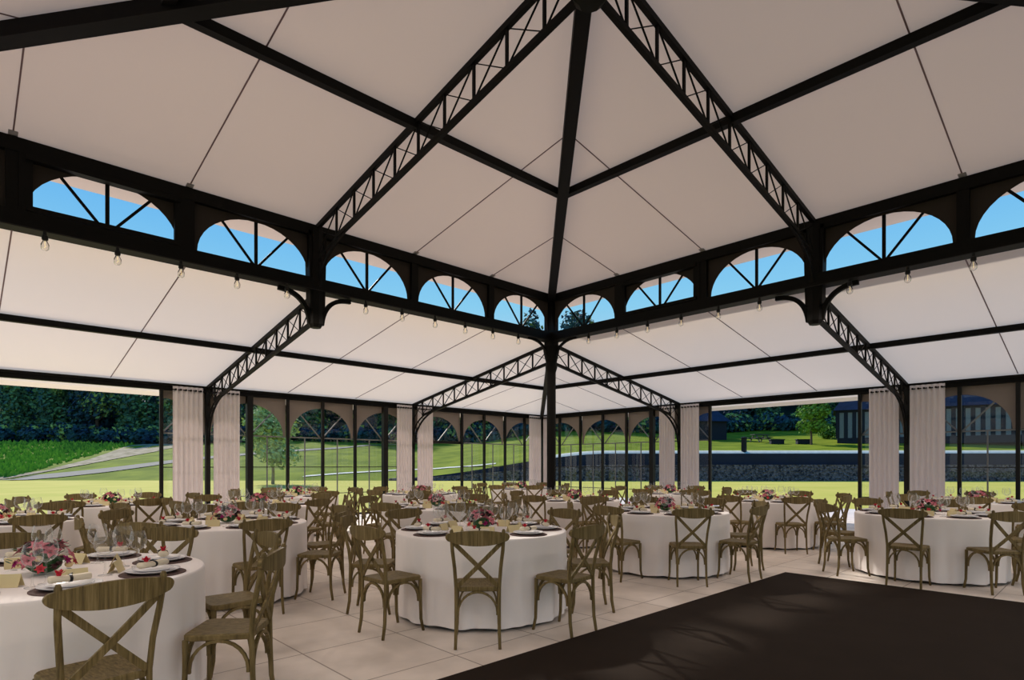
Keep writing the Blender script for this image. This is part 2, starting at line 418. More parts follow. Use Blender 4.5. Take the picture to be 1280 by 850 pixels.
# pendant mid posts
def pendant(side, label):
    root = empty('pendant_post', side_pt(side, 0, A, 3.62))
    MB().lathe([(.0, 0), (.085, 0), (.12, .06), (.115, .3), (.125, .6), (.14, 1.0), (.12, 1.2), (.12, 1.62)], 8, close=False).build('post', 'steel', root)
    ax = Vector(side_pt(side, 1, 0, 0)); nrm = Vector(side_pt(side, 0, 1, 0))
    for s in (-1, 1):
        c = arc(ax*s*.1+Vector((0, 0, .06)), ax*s*.62+Vector((0, 0, .54)), ax*s*.15+Vector((0, 0, .54)), 12)
        MB().bar(c, .07, .06, up=tuple(nrm)).build('curved_bracket', 'steel', root)
        # flanking flutes of the post
        MB().bar([ax*s*.1+Vector((0, 0, .3)), ax*s*.13+Vector((0, 0, 1.55))], .05, .16, up=tuple(nrm)).build('flute', 'steel', root)
    tag(root, label, 'post', 'pendant posts')
pendant(0, 'black pendant post hanging under the left truss between clerestory windows')
pendant(1, 'black pendant post hanging under the right truss between clerestory windows')
pendant(2, 'black pendant post at the middle of the beam behind the camera')
pendant(3, 'black pendant post at the middle of the beam left of the camera')

# full-height inner corner posts
for (sx, sy), nm in CNR:
    root = empty('corner_post', (sx*A, sy*A, 0))
    MB().lathe([(.17, 0), (.17, .12), (.12, .16), (.105, .3), (.105, 3.5)], 12).build('shaft', 'steel', root)
    MB().lathe([(.105, 3.5), (.14, 3.62), (.13, 3.75), (.18, 3.95), (.2, 4.1)], 12).build('capital', 'steel', root)
    MB().box((-.115, -.115, 4.05), (.115, .115, ZI-.06)).build('upper_shaft', 'steel', root)
    for (dx, dy) in ((-sx, 0), (0, -sy)):
        c = arc((dx*.1, dy*.1, 3.72), (dx*.75, dy*.75, ZL-.04), (dx*.16, dy*.16, ZL-.02), 10)
        MB().bar(c, .05, .045, up=(dy, dx, 0)).build('curved_bracket', 'steel', root)
    tag(root, {'far corner': 'tall black steel post in the middle of the view, carrying both trusses',
               'left corner': 'black steel inner post at the left corner, outside the view',
               'right corner': 'black steel inner post at the right corner, outside the view'}.get(nm, 'black steel inner post at the corner behind the camera'), 'post', 'inner corner posts')

# ---------------------------------------------------------------- clerestory windows
wn = [0]
def arch_panel(half, z0, z1, zt, n=20, hw=None):
    """outline above an elliptic arch: returns faces between arch and rectangle top. list of quads (a,b) pairs"""
    q = []
    for i in range(n+1):
        th = pi*i/n; q.append((-half*cos(th), z0+(z1-z0)*sin(th)))
    return q
def spandrel(mb, fn, hw, span, z0, z1, zt, th=.012, half=0):
    pts = [(-hw, z0)] + arch_panel(span, z0, z1, zt) + [(hw, z0)]
    if half > 0: pts = [p for p in pts if p[0] >= -1e-6]
    if half < 0: pts = [p for p in pts if p[0] <= 1e-6]
    tops = [(a, zt) for a, _ in pts]
    vs = []
    for t in (0, th):
        vs += [fn(a, z, t) for a, z in pts]+[fn(a, z, t) for a, z in tops]
    m = len(pts); fs = []
    for k in (0, 2*m):
        for i in range(m-1): fs.append((k+i, k+i+1, k+m+i+1, k+m+i))
    for i in range(m-1): fs.append((i, i+1, 2*m+i+1, 2*m+i))
    mb.add(vs, fs)
def clerestory(side, k0):
    wn[0] += 1
    hw = BAY/2-.07; tc = (k0+.5)*BAY
    root = empty(f'window_{wn[0]}', side_pt(side, tc, A, ZL+.17))
    L = Vector(root.location)
    def fn(a, z, t): return tuple(Vector(side_pt(side, tc+a, A+.0+t, z))-L)
    z0, z1 = ZL+.17, ZI-.185
    mb = MB(); spandrel(mb, fn, hw, hw-.05, z0+.02, z1-.02, z1+.0); mb.build('arch_panel', 'panel_hi', root)
    fr = MB()
    u = Vector(side_pt(side, 0, 1, 0))
    for a in (-hw-.035, hw+.035): fr.bar([fn(a, z0, 0), fn(a, z1, 0)], .07, .14, up=tuple(u))
    fr.build('frame', 'steel', root)
    MB().bar([fn(0, z0, .02), fn(0, z1, .02)], .045, .03, up=tuple(u)).build('mullion', 'steel', root)
    for s in (-1, 1): MB().bar([fn(s*.02, z0, .02), fn(s*.52, z0+.6, .02)], .035, .02, up=tuple(u)).build('fan_bar', 'steel', root)
    MB().add([fn(-hw, z0, .045), fn(hw, z0, .045), fn(hw, z1, .045), fn(-hw, z1, .045)], [(0, 1, 2, 3)]).build('glass_pane', 'panehi', root)
    if (side, k0) in ((0, -2), (1, 1)):
        f2 = MB(); w = hw-.05
        f2.bar([fn(-w, z0+.04, -.05), fn(w, z0+.04, -.05)], .06, .12, up=tuple(u)).bar([fn(-w, z1-.04, -.05), fn(w, z1-.05, -.05)], .06, .13, up=tuple(u))
        for s in (-1, 1): f2.bar([fn(s*w, z0, -.05), fn(s*w, z1, -.05)], .13, .06, up=tuple(u))
        f2.build('opening_sash', 'steel', root)
    tag(root, f'arched clerestory window in the {BN[side]} row, bay {ORD[2-k0] if k0 < 3 else ""} from the {"tall centre post" if side < 2 else "right-hand corner"}', 'window', kind='structure')
for side in range(4):
    for k0 in range(-3, 3): clerestory(side, k0)

# ---------------------------------------------------------------- outer walls
def wall_post(side, k, w, label, back=False):
    w0 = w/2
    p = side_pt(side, k*BAY, B-.03, 0)
    root = empty('wall_post', p)
    MB().box((-w0, -w0, 0), (w0, w0, ZE-.16)).build('shaft', 'steelb', root)
    MB().box((-w0-.025, -w0-.025, 0), (w0+.025, w0+.025, .02)).build('foot_plate', 'steelb', root)
    tag(root, label, 'post', 'slim wall posts')
def outer_window(side, k0, style='arch'):
    wn[0] += 1
    hw = BAY/2-.03; tc = (k0+.5)*BAY
    root = empty(f'window_{wn[0]}', side_pt(side, tc, B+.03, .02)); L = Vector(root.location)
    u = tuple(Vector(side_pt(side, 0, 1, 0)))
    def fn(a, z, t): return tuple(Vector(side_pt(side, tc+a, B+.03+t, z))-L)
    zt = ZE-.17; zs = 2.1
    mb = MB(); spandrel(mb, fn, hw, hw-.06, zs+.02, zt-.17, zt, half={'left_half': 1, 'right_half': -1}.get(style, 0)); mb.build('arch_panel', 'panel', root)
    bm = 'bar'
    door = style == 'door'
    half_l, half_r = -hw, hw
    if style == 'left_half': half_l = 0
    if style == 'right_half': half_r = 0
    MB().bar([fn(half_l, zs, .02), fn(half_r, zs, .02)], .03 if not door else .08, .05 if not door else .1, up=u).build('transom', 'bar' if not door else 'steelb', root)
    for s in (-1, 1):
        if (s < 0 and style == 'left_half') or (s > 0 and style == 'right_half'): continue
        MB().bar([fn(s*.03, zs, .02), fn(s*.6, zs+.62, .02)], .03, .02, up=u).build('fan_bar', bm, root)
    if not door:
        for z, w in ((1.33, .02), (.62, .02), (.03, .05)):
            MB().bar([fn(half_l, z, .02), fn(half_r, z, .02)], w, w, up=u).build('rail', 'bardark', root)
        for s in (-1, 1):
            if (s < 0 and style == 'left_half') or (s > 0 and style == 'right_half'): continue
            MB().bar([fn(s*hw*.5, .02, .02), fn(s*hw*.5, zs, .02)], .028, .02, up=u).build('mullion', bm, root)
    zb = .02 if not door else zs
    MB().add([fn(half_l, zb, .05), fn(half_r, zb, .05), fn(half_r, zt, .05), fn(half_l, zt, .05)], [(0, 1, 2, 3)]).build('glass_pane', 'pane', root)
    tag(root, f'tall arched glazed bay in the {BN[side]} outer wall, {"bay "+ORD[5-k0] if 0 <= 5-k0 < 13 else ""} from the far corner', 'window', kind='structure')
# left wall (+y): bays 0..5 ; opening -0.5 .. -2.5
for k0 in (0, 1, 2, 4, 5): outer_window(0, k0)
outer_window(0, 3, 'door')
outer_window(0, -1, 'left_half'); outer_window(0, -3, 'right_half')
for k0 in (-4, -5, -6): outer_window(0, k0)
for k0 in (3, 4, 5, -1, -2, -3, -4, -5, -6): outer_window(1, k0)
outer_window(1, 2, 'left_half'); outer_window(1, 0, 'right_half')
def side_posts(side, ks, thick, where):
    for i, k in enumerate(ks):
        nm = ORD[i] if i < len(ORD) else 'last'
        wall_post(side, k, .14 if k in thick else .07, f'{"thick" if k in thick else "slim"} black post, {nm} from the far corner along the {where} wall')
side_posts(0, [5.5, 5, 4.5, 4, 2.5, 2, 1.5, 1, .5, -.5, -2.5], (.5, 2.5), 'left')
side_posts(1, [5.5, 5, 4.5, 4, 3.5, 2.5, .5, -.5, -1, -1.5, -2, -2.5], (3.5,), 'right')

# main wall columns and curtains
def column(side, k, label):
    root = empty('wall_column', side_pt(side, k*BAY if abs(k) != 6 else k/6*B, B-.04, 0))
    MB().box((-.05, -.05, 0), (.05, .05, ZE-.02)).build('shaft', 'steelb', root)
    MB().box((-.09, -.09, 0), (.09, .09, .025)).build('foot_plate', 'steelb', root)
    tag(root, label, 'column', 'outer wall columns')
column(0, 0, 'black column between white curtains under the left truss')
column(1, 0, 'black column between white curtains under the right truss')
column(0, 3, 'black column between curtains left of the tall centre post')
column(1, 3, 'black column between curtains right of the tall centre post')
column(0, 6, 'black column in the far outer corner behind the curtains')
column(0, -3, 'black outer column at the unseen end of the left wall')
column(1, -3, 'black outer column at the unseen end of the right wall')
for k in (-6, -3, 0, 3, 6):
    column(2, k, f'black outer column behind the camera, {ORD[(k+6)//3]} from its left end')
for k in (-3, 0, 3, 6):
    column(3, k, f'black outer column left of the camera, {ORD[(k+6)//3]} along that side')
def curtain(side, t0, t1, label, off=.16):
    w = t1-t0; root = empty('curtain', side_pt(side, t0, B-off, .03)); L = Vector(root.location)
    n = 48; m = 14; H = ZE-.08; mb = MB(); vs = []; fs = []; folds = 6
    ph = random.random()*.8
    for i in range(m+1):
        z = i/m
        for j in range(n+1):
            s = j/n; amp = .026*(1-.15*z)
            d = amp*sin(2*pi*folds*s+.15*sin(3*z+ph))+.008*sin(2*pi*s*2.3+ph+2*z)*(1-z)
            tt = t0+w*(s+.012*sin(4*z+ph)*(1-z)*sin(pi*s))
            vs.append(tuple(Vector(side_pt(side, tt, B-off+d, .03+z*(H-.03)))-L))
    for i in range(m):
        for j in range(n):
            a = i*(n+1)+j; fs.append((a, a+1, a+n+2, a+n+1))
    o = mb.add(vs, fs).build('drape', 'curtain', root, smooth=True)
    md = o.modifiers.new('thick', 'SOLIDIFY'); md.thickness = .004
    nrm = Vector(side_pt(side, 0, 1, 0)); ax = Vector(side_pt(side, 1, 0, 0))
    for j in range(6):
        c = Vector(side_pt(side, t0+w*(j+.5)/6, B-off-.03, H-.075))-L
        e = MB(); q = []
        for i in range(12):
            a = 2*pi*i/12; q.append(c+ax*cos(a)*.022+Vector((0, 0, 1))*sin(a)*.022)
        e.add([tuple(p) for p in q]+[tuple(p+nrm*.05) for p in q], [tuple(range(12)), tuple(range(23, 11, -1))]+[(i, (i+1) % 12, (i+1) % 12+12, i+12) for i in range(12)])
        e.build('eyelet', 'eyelet', o)
    MB().tube([Vector(side_pt(side, t0-.05, B-off, H-.075))-L, Vector(side_pt(side, t1+.05, B-off, H-.075))-L], .012, 8).build('curtain_rod', 'steel', root)
    tag(root, label, 'curtain', 'white pleated curtains')
curtain(0, -.75, -.13, 'white pleated curtain on the left side of the left truss column')
curtain(0, .1, .68, 'white pleated curtain on the right side of the left truss column')
curtain(1, .13, .72, 'white pleated curtain on the left side of the right truss column')
curtain(1, -.72, -.08, 'white pleated curtain on the right side of the right truss column')
curtain(0, A-.62, A-.1, 'white curtain on the left side of the column left of centre')
curtain(0, A+.1, A+.66, 'white curtain on the right side of the column left of centre')
curtain(1, A+.1, A+.62, 'white curtain on the left side of the column right of centre')
curtain(1, A-.68, A-.1, 'white curtain on the right side of the column right of centre')
curtain(0, B-.8, B-.2, 'white curtain in the far corner, on the left wall')
curtain(1, B-.62, B-.25, 'white curtain in the far corner, on the right wall')

# ---------------------------------------------------------------- festoon bulbs
def make_bulb():
    r = empty('festoon_bulb')
    MB().lathe([(.0, 0), (.016, 0), (.02, -.02), (.02, -.05), (.032, -.06), (.034, -.1), (.024, -.115), (0, -.115)], 12).build('socket', 'socket', r, smooth=False)
    gl = MB().lathe([(.02, -.112), (.028, -.13), (.043, -.16), (.047, -.185), (.04, -.215), (.02, -.235), (.0, -.24)], 14).build('glass_globe', 'bulb', r, smooth=True)
    MB().tube([(0, 0, -.12), (0, 0, -.16), (.008, 0, -.185), (-.008, 0, -.2)], .003, 5).build('filament', 'fil', gl)
    ld = bpy.data.lights.new('bulb_fill_spot', 'SPOT'); ld.energy = FILL_W; ld.shadow_soft_size = .04; ld.color = (1, .87, .76); ld.spot_size = R(165); ld.spot_blend = .6  # added fill spot under each bulb, brightens the floor and tablecloths
    lo_ = bpy.data.objects.new('bulb_fill_spot', ld); C.objects.link(lo_); lo_.parent = r; lo_.location = (0, 0, -.255)
    return r
FILL_W = 22
bulb = Proto(make_bulb())
for side in range(4):
    for i in range(6):
        o = bulb.put(side_pt(side, .82+.73*(5-i), A-.17, ZL-.045)); tag(o, f'clear festoon bulb, {ORD[i]} from the corner post on the {BN[side]} beam', 'bulb', 'festoon bulbs')
    for i in range(6):
        o = bulb.put(side_pt(side, -.55-.74*i, A-.17, ZL-.045)); tag(o, f'clear festoon bulb on the {BN[side]} beam, {ORD[i]} beyond the pendant post', 'bulb', 'festoon bulbs')
    pts = []
    for j in range(60):
        t = -4.9+j*(9.8/59); pts.append(side_pt(side, t, A-.17, ZL-.043))
    o = MB().tube(pts, .006, 5).build('festoon_cable', 'socket'); tag(o, f'black festoon cable clipped under the {BN[side]} sill beam', 'cable')

# ---------------------------------------------------------------- chair
def chair_parts(joined):
    P = []
    s = MB()
    out = []
    def rr(n=5):
        pts = []
        cs = [(.185, -.185, -pi/2, .03), (.205, .175, 0, .05), (-.205, .175, pi/2, .05), (-.185, -.185, pi, .03)]
        for cx_, cy_, a0, r in cs:
            ccx = cx_-math.copysign(r, cx_)+0; ccy = cy_-math.copysign(r, cy_)
            for i in range(n+1):
                a = a0+pi/2*i/n; pts.append((ccx+r*cos(a), ccy+r*sin(a)))
        return pts
    pr = rr()
    n = len(pr)
    lay = [(.97, .425), (1, .43), (1, .452), (.97, .46), (.7, .456), (.3, .452)]
    vs = []; fs = []
    for k, z in lay: vs += [(x*k, y*k, z) for x, y in pr]
    for i in range(len(lay)-1):
        for j in range(n): fs.append((i*n+j, i*n+(j+1) % n, (i+1)*n+(j+1) % n, (i+1)*n+j))
    fs.append(tuple(range(n-1, -1, -1))); fs.append(tuple((len(lay)-1)*n+j for j in range(n)))
    s.add(vs, fs); P.append(('seat', s, False))
    for sx in (-1, 1):
        m = MB().tube([(sx*.188, -.212, 0), (sx*.184, -.192, .12), (sx*.182, -.185, .3), (sx*.184, -.182, .46), (sx*.195, -.195, .6), (sx*.212, -.228, .74), (sx*.218, -.252, .84), (sx*.218, -.256, .885), (sx*.218, -.257, .9)], .0155, 8, scale=[.85, .95, 1, 1, 1, 1, 1, 1.05, .6])
        P.append(('leg', m, True))
        m = MB().tube([(sx*.198, .185, 0), (sx*.19, .165, .1), (sx*.188, .16, .3), (sx*.186, .16, .43)], .0155, 8, scale=[.8, .9, 1, 1.1])
        P.append(('leg', m, True))
    t = MB(); N = 24; vs = []; fs = []
    for i in range(N+1):
        x = -.27*cos(pi*i/N)*(1-.0*i); q = abs(x)/.27
        y = -.285+.04*q*q
        e = max(0, (q-.91)/.09); sh = math.sqrt(max(0.02, 1-e*e)) if e > 0 else 1
        zt_ = .893-.028*q**2; zb_ = .778+.042*q**2.2
        c = (zt_+zb_)/2; hz = (zt_-zb_)/2*sh
        for dy, z in ((-.009, c-hz), (.011, c-hz), (.009, c+hz), (-.011, c+hz)):
            vs.append((x, y+dy, z))
    for i in range(N):
        for j in range(4): fs.append((i*4+j, i*4+(j+1) % 4, i*4+4+(j+1) % 4, i*4+4+j))
    fs += [(3, 2, 1, 0), tuple(N*4+j for j in range(4))]
    t.add(vs, fs); P.append(('top_rail', t, False))
    for sx in (-1, 1):
        pts = []
        for i in range(9):
            q = i/8; pts.append((sx*(-.172+.375*q), -.186-.05*q*q-(.012*sx+.012)*sin(pi*q), .465+.335*q))
        P.append(('cross_slat', MB().bar(pts, .034, .012, up=(0, 1, .1)), False))
    def arch(p, q, z0=.27, z1=.422, off=(0, 0)):
        pts = []
        for i in range(13):
            a = pi*i/12; k = (1-cos(a))/2
            pts.append((p[0]+(q[0]-p[0])*k, p[1]+(q[1]-p[1])*k, z0+(z1-z0)*sin(a)))
        return MB().bar([(pts[0][0], pts[0][1], z0-.02)]+pts+[(pts[-1][0], pts[-1][1], z0-.02)], .016, .02, up=(q[1]-p[1], -(q[0]-p[0]), 0))
    for p, q in (((-.168, .16), (.168, .16)), ((-.165, -.185), (.165, -.185)), ((-.185, -.165), (-.186, .14)), ((.185, -.165), (.186, .14))):
        P.append(('arched_brace', arch(p, q), False))
    for _, m, _ in P: m.v = [(x*.88, y, z) for x, y, z in m.v]
    if joined:
        r = MB()
        for _, m, _ in P: r.add(m.v, m.f)
        return r.build('dining_chair', 'wood')
    r = empty('dining_chair')
    for nme, m, sm in P: m.build(nme, 'wood', r, smooth=sm)
    return r
chair_near = Proto(chair_parts(False)); chair_far = Proto(chair_parts(True))

# ---------------------------------------------------------------- table
RT = .8; TH = .76
def make_table(seed):
    rnd = random.Random(seed)
    r = empty('round_table')
    n = 240; m = MB(); vs = []; fs = []
    rows = []
    ph = [rnd.random()*6.28 for _ in range(5)]
    prof = [(.0, TH), (.4, TH), (.7, TH), (RT-.01, TH), (RT, TH-.004), (RT+.002, TH-.015)] + [(RT+.003, TH-.04-.69*i/10) for i in range(11)]
    for i, (rad, z) in enumerate(prof):
        k = max(0, (TH-.04-z)/(TH-.06))
        for j in range(n):
            a = 2*pi*j/n
            f = (sin(19*a+ph[0]+1.3*sin(3*a))*.5+sin(31*a+ph[1])*.35+sin(11*a+ph[2])*.3+sin(43*a+ph[3])*.15)
            rr_ = rad+(.018*f-.008)*k**.8 if rad > .5 else rad
            vs.append((rr_*cos(a), rr_*sin(a), z+(.006*sin(13*a+ph[4])*k if k > .9 else 0)))
    for i in range(len(prof)-1):
        for j in range(n):
            a = i*n+j; b = i*n+(j+1) % n; fs.append((a, a+n, b+n, b))
    m.add(vs, fs).build('tablecloth', 'cloth', r, smooth=True)
    MB().lathe([(0, .735), (RT-.02, .735), (RT-.02, .754), (0, .754)], 40).build('tabletop', 'picnic', r)
    MB().lathe([(.3, 0), (.3, .03), (.05, .05), (.05, .72), (.2, .735)], 16).build('pedestal', 'steelb', r)
    return r
tables = [Proto(make_table(3)), Proto(make_table(11))]

# tableware
def single(o): return Proto(o)
pm = single(MB().lathe([(0, .006), (.16, .006), (.165, .004), (.165, 0), (0, 0)], 32).build('placemat', 'mat'))
pl = single(MB().lathe([(0, .006), (.08, .006), (.12, .014), (.135, .02), (.136, .017), (.12, .01), (.09, 0), (0, 0)], 32).build('dinner_plate', 'plate', smooth=True))
sp = single(MB().lathe([(0, .006), (.06, .006), (.09, .014), (.1, .018), (.101, .015), (.085, .008), (.06, 0), (0, 0)], 28).build('side_plate', 'plate', smooth=True))
def make_napkin():
    # rolled napkin with a dark ring and a red flower
    m = MB(); pr = []
    for j in range(12):
        a = 2*pi*j/12; pr.append((.03*cos(a), .018*sin(a)))
    m.sweep([(-.085, 0, .019), (-.08, 0, .019), (0, 0, .018), (.08, 0, .019), (.085, 0, .019)], pr, up=(0, 0, 1), scale=[.85, 1, .9, 1, .85])
    o = m.build('rolled_napkin', 'napkin', smooth=True)
    g = MB(); g.sweep([(-.006, 0, .018), (.006, 0, .018)], [(a*1.03, b*1.08) for a, b in pr], up=(0, 0, 1)); g.tube([(0, 0, .036), (.012, .01, .04), (.0, .03, .03)], .003, 5); g.build('napkin_ring', 'ring', o)
    f = MB()
    for k in range(8):
        a = 2*pi*k/8; el = .5+.4*(k % 2)
        d = Vector((cos(a)*cos(el), sin(a)*cos(el), sin(el))); c = Vector((-.045, 0, .04))
        sd = d.cross(Vector((0, 0, 1))).normalized()*.011
        f.add([c, c+d*.018+sd, c+d*.034, c+d*.018-sd], [(0, 1, 2, 3)])
    f.sphere((-.045, 0, .044), .012, 8, 5)
    f.build('red_flower', 'redfl', o)
    return o
nk = single(make_napkin())
def make_card():
    w, h, d = .065, .062, .028; t = .0012
    m = MB()
    for s in (-1, 1):
        m.add([(-w, s*d, 0), (w, s*d, 0), (w, 0, h), (-w, 0, h), (-w, s*(d+t), 0), (w, s*(d+t), 0), (w, 0, h+t), (-w, 0, h+t)],
              [(0, 1, 2, 3), (7, 6, 5, 4), (0, 4, 5, 1), (1, 5, 6, 2), (3, 7, 4, 0)])
    return m.build('name_card', 'card')
cd = single(make_card())
def make_glass(name, H, r):
    m = MB()
    pr = [(0, .003), (.032, .002), (.034, .0), (.034, .004), (.012, .008), (.0045, .02), (.004, H*.45), (.008, H*.465), (r*.35, H*.485), (r*.6, H*.52), (r*.82, H*.575), (r*.95, H*.64), (r, H*.71), (r*.98, H*.79), (r*.9, H*.88), (r*.74, H)]
    m.lathe(pr, 22)
    return m.build(name, 'wine', smooth=True)
wg = single(make_glass('wine_glass', .215, .046)); wg2 = single(make_glass('water_glass', .245, .054))

def make_flowers():
    rnd = random.Random(5)
    r = empty('flower_centerpiece')
    def lily(c, d, s, mname, nm):
        c = Vector(c); d = Vector(d).normalized(); a1 = d.cross(Vector((.3, .2, 1))).normalized(); a2 = d.cross(a1)
        m = MB()
        for k in range(6):
            th = 2*pi*k/6; u = a1*cos(th)+a2*sin(th); w = d.cross(u)
            L = s*(1 if k % 2 else .9)
            p = [c, c+u*L*.42+d*L*.25+w*L*.3, c+u*L*.5+d*L*.3, c+u*L*.42+d*L*.25-w*L*.3, c+u*L*1.0+d*L*.22]
            m.add(p, [(0, 1, 2), (0, 2, 3), (1, 4, 2), (2, 4, 3)])
        for k in range(3): m.tube([c, c+d*s*.45+a1*.006*(k-1)], .002, 4)
        m.build(nm, mname, r)
    def pt(a, h, rad=.125): return Vector((rad*cos(a)*math.sqrt(max(.05, 1-(h/.17)**2)), rad*sin(a)*math.sqrt(max(.05, 1-(h/.17)**2)), .03+h))
    for a, h in ((.2, .07), (.8, .13), (1.4, .1), (2.6, .06), (2.9, .13), (3.5, .1), (4.6, .07), (5.0, .135), (5.6, .11)):
        p = pt(a, h); lily(p*1.0, p-Vector((0, 0, .03)), .055, 'pink', 'pink_lily')
    for a, h in ((.9, .03), (3.1, .02), (5.2, .02)):
        p = pt(a, h, .15); lily(p, p, .032, 'coral', 'coral_flower')
    for a, h in ((2.0, .04), (4.1, .05)):
        p = pt(a, h, .13); lily(p, p, .035, 'magenta', 'magenta_flower')
    for k in range(18):
        a = rnd.random()*6.28; h = rnd.uniform(.02, .14); p = pt(a, h, .108); m = MB(); q = rnd.uniform(.016, .026)
        m.sphere(p, (q, q, q*.8), 9, 6); m.build('dark_bloom', 'darkleaf', r, smooth=True)
    for k in range(5):
        p = pt(k*1.3+.4, .02+.025*(k % 3), .125); m = MB(); m.sphere(p, (.021, .021, .017), 9, 6); m.build('cream_rose', 'cream', r, smooth=True)
    m = MB()
    for k in range(70):
        a = rnd.random()*6.28; h = rnd.uniform(-.01, .15); p = pt(a, max(h, 0), rnd.uniform(.09, .15))
        u = Vector((cos(a+rnd.uniform(-.6, .6)), sin(a+rnd.uniform(-.6, .6)), rnd.uniform(-.3, .7))).normalized(); w = u.cross(Vector((0, 0, 1))).normalized()*rnd.uniform(.009, .016)
        L = rnd.uniform(.03, .06)
        q = [p, p+u*L*.5+w, p+u*L, p+u*L*.5-w]
        lowest = min(v.z for v in q)
        if lowest < .004: q = [v+Vector((0, 0, .004-lowest)) for v in q]
        m.add(q, [(0, 1, 2, 3)])
    m.sphere((0, 0, .06), (.085, .085, .055), 12, 8)
    m.build('green_leaves', 'leaf', r)
    return r
fw = Proto(make_flowers())

POS = ['near side', 'near right', 'right', 'far right', 'far side', 'far left', 'left', 'near left']
TG = 'dining chairs around the tables'
def place_table(i, px, d, phase, desc, near=True, angles=None, skip=()):
    x, y = W(px, d)[:2]
    rz = random.random()*6
    t = tables[i % 2].put((x, y, 0), rz); tag(t, f'round table draped in floor-length white cloth, {desc}', 'table', 'round tables')
    fdir = Vector((sin(YAW), cos(YAW))); rdir = Vector((cos(YAW), -sin(YAW)))
    f = fw.put((x, y, TH+.001), rz+1); tag(f, f'low pink and burgundy flower centrepiece on the {desc_t(desc)}', 'flowers', 'table centrepieces')
    angs = angles or [phase+45*k for k in range(8)]
    for k, an in enumerate(angs):
        th = R(an); o2 = -fdir*cos(th)+rdir*sin(th)      # outward direction, 0 = towards camera, + = right
        face = math.atan2(-o2.y, -o2.x)-pi/2               # chair +y faces the table
        pos = POS[round((an % 360)/45) % 8]
        if k not in skip:
            rad = RT+.215
            c = (chair_near if near else chair_far).put((x+o2.x*rad, y+o2.y*rad, 0), face+R(random.uniform(-4, 4)))
            tag(c, f'oak cross-back chair at the {pos} of the {desc_t(desc)}', 'chair', TG)
        def at(rad, lat, z): return (x+o2.x*rad+(-o2.y)*lat, y+o2.y*rad+o2.x*lat, z)
        dt = desc_t(desc)
        if near:
            o = pm.put(at(.6, 0, TH+.001), 0); tag(o, f'round dark placemat at the {pos} of the {dt}', 'placemat', 'round placemats')
            o = pl.put(at(.6, 0, TH+.008), 0); tag(o, f'white dinner plate at the {pos} of the {dt}', 'plate', 'dinner plates')
            o = sp.put(at(.6, 0, TH+.016), 0); tag(o, f'small white plate stacked at the {pos} of the {dt}', 'plate', 'side plates')
            o = nk.put(at(.6, 0, TH+.037), face+R(random.uniform(-20, 20))); tag(o, f'rolled napkin with red flower at the {pos} of the {dt}', 'napkin', 'rolled napkins')
            o = cd.put(at(.36, .06, TH+.001), face+R(random.uniform(-25, 25))); tag(o, f'folded cream name card at the {pos} of the {dt}', 'card', 'name cards')
            if k % 2 == 0: o = wg.put(at(.43, -.12, TH+.001), 0); tag(o, f'stemmed wine glass at the {pos} of the {dt}', 'glass', 'wine glasses')
            o = wg2.put(at(.37, -.055, TH+.001), 0); tag(o, f'large water goblet at the {pos} of the {dt}', 'glass', 'water goblets')
        else:
            o = pm.put(at(.6, 0, TH+.001), 0); tag(o, f'round dark placemat at the {pos} of the {dt}', 'placemat', 'round placemats')
            o = pl.put(at(.6, 0, TH+.008), 0); tag(o, f'white dinner plate at the {pos} of the {dt}', 'plate', 'dinner plates')
            o = nk.put(at(.6, 0, TH+.03), face+R(random.uniform(-20, 20))); tag(o, f'rolled napkin with red flower at the {pos} of the {dt}', 'napkin', 'rolled napkins')
            o = cd.put(at(.36, .06, TH+.001), face); tag(o, f'folded cream name card at the {pos} of the {dt}', 'card', 'name cards')
            if k % 2 == 0: o = wg.put(at(.43, -.12, TH+.001), 0); tag(o, f'stemmed wine glass at the {pos} of the {dt}', 'glass', 'wine glasses')
            else: o = wg2.put(at(.37, -.02, TH+.001), 0); tag(o, f'large water goblet at the {pos} of the {dt}', 'glass', 'water goblets')
def desc_t(d):
    return TD[d]
TD = {'nearest the camera at far left': 'nearest table', 'in the middle foreground': 'middle foreground table',
      'second from right beside the dance floor': 'table right of centre', 'beside the right edge of the dance floor': 'foremost right-hand table',
      'behind the two right-hand tables': 'table behind right-hand pair', 'just behind the nearest left table': 'second left table',
      'at the left picture edge': 'table at left edge', 'left of centre behind the foreground table': 'table left of tall post',
      'in front of the tall centre post': 'table before tall post', 'on the left in the third row': 'third-row left table',
      'before the left opening': 'table before left opening', 'in front of the left glazing': 'table before left glazing',
      'before the column left of centre': 'table before left-centre column', 'beyond the tall post near the corner': 'far corner table',
      'before the column right of centre': 'table before right-centre column', 'at the right edge before the glazing': 'table at right edge',
      }
T = [
 (55, 3.3, 0, 'nearest the camera at far left', True, [-40, 5, 48, 92, 137, 182, 228, 275]),
 (602, 5.60, 1, 'in the middle foreground', True, None),
 (832, 7.85, -1, 'second from right beside the dance floor', True, None),
 (1160, 7.42, -1, 'beside the right edge of the dance floor', True, None),
 (960, 10.3, -5, 'behind the two right-hand tables', True, None),
 (284, 6.25, 40, 'just behind the nearest left table', True, None),
 (-8, 6.45, 12, 'at the left picture edge', True, None),
 (546, 8.75, 20, 'left of centre behind the foreground table', True, None),
 (718, 10.5, 8, 'in front of the tall centre post', False, None),
 (324, 9.05, 16, 'on the left in the third row', False, None),
 (140, 9.3, 10, 'before the left opening', False, None),
 (372, 12.0, 0, 'in front of the left glazing', False, None),
 (526, 12.6, 8, 'before the column left of centre', False, None),
 (652, 15.6, 14, 'beyond the tall post near the corner', False, None),
 (838, 13.0, 3, 'before the column right of centre', False, None),
 (1222, 9.95, 5, 'at the right edge before the glazing', False, None),
]
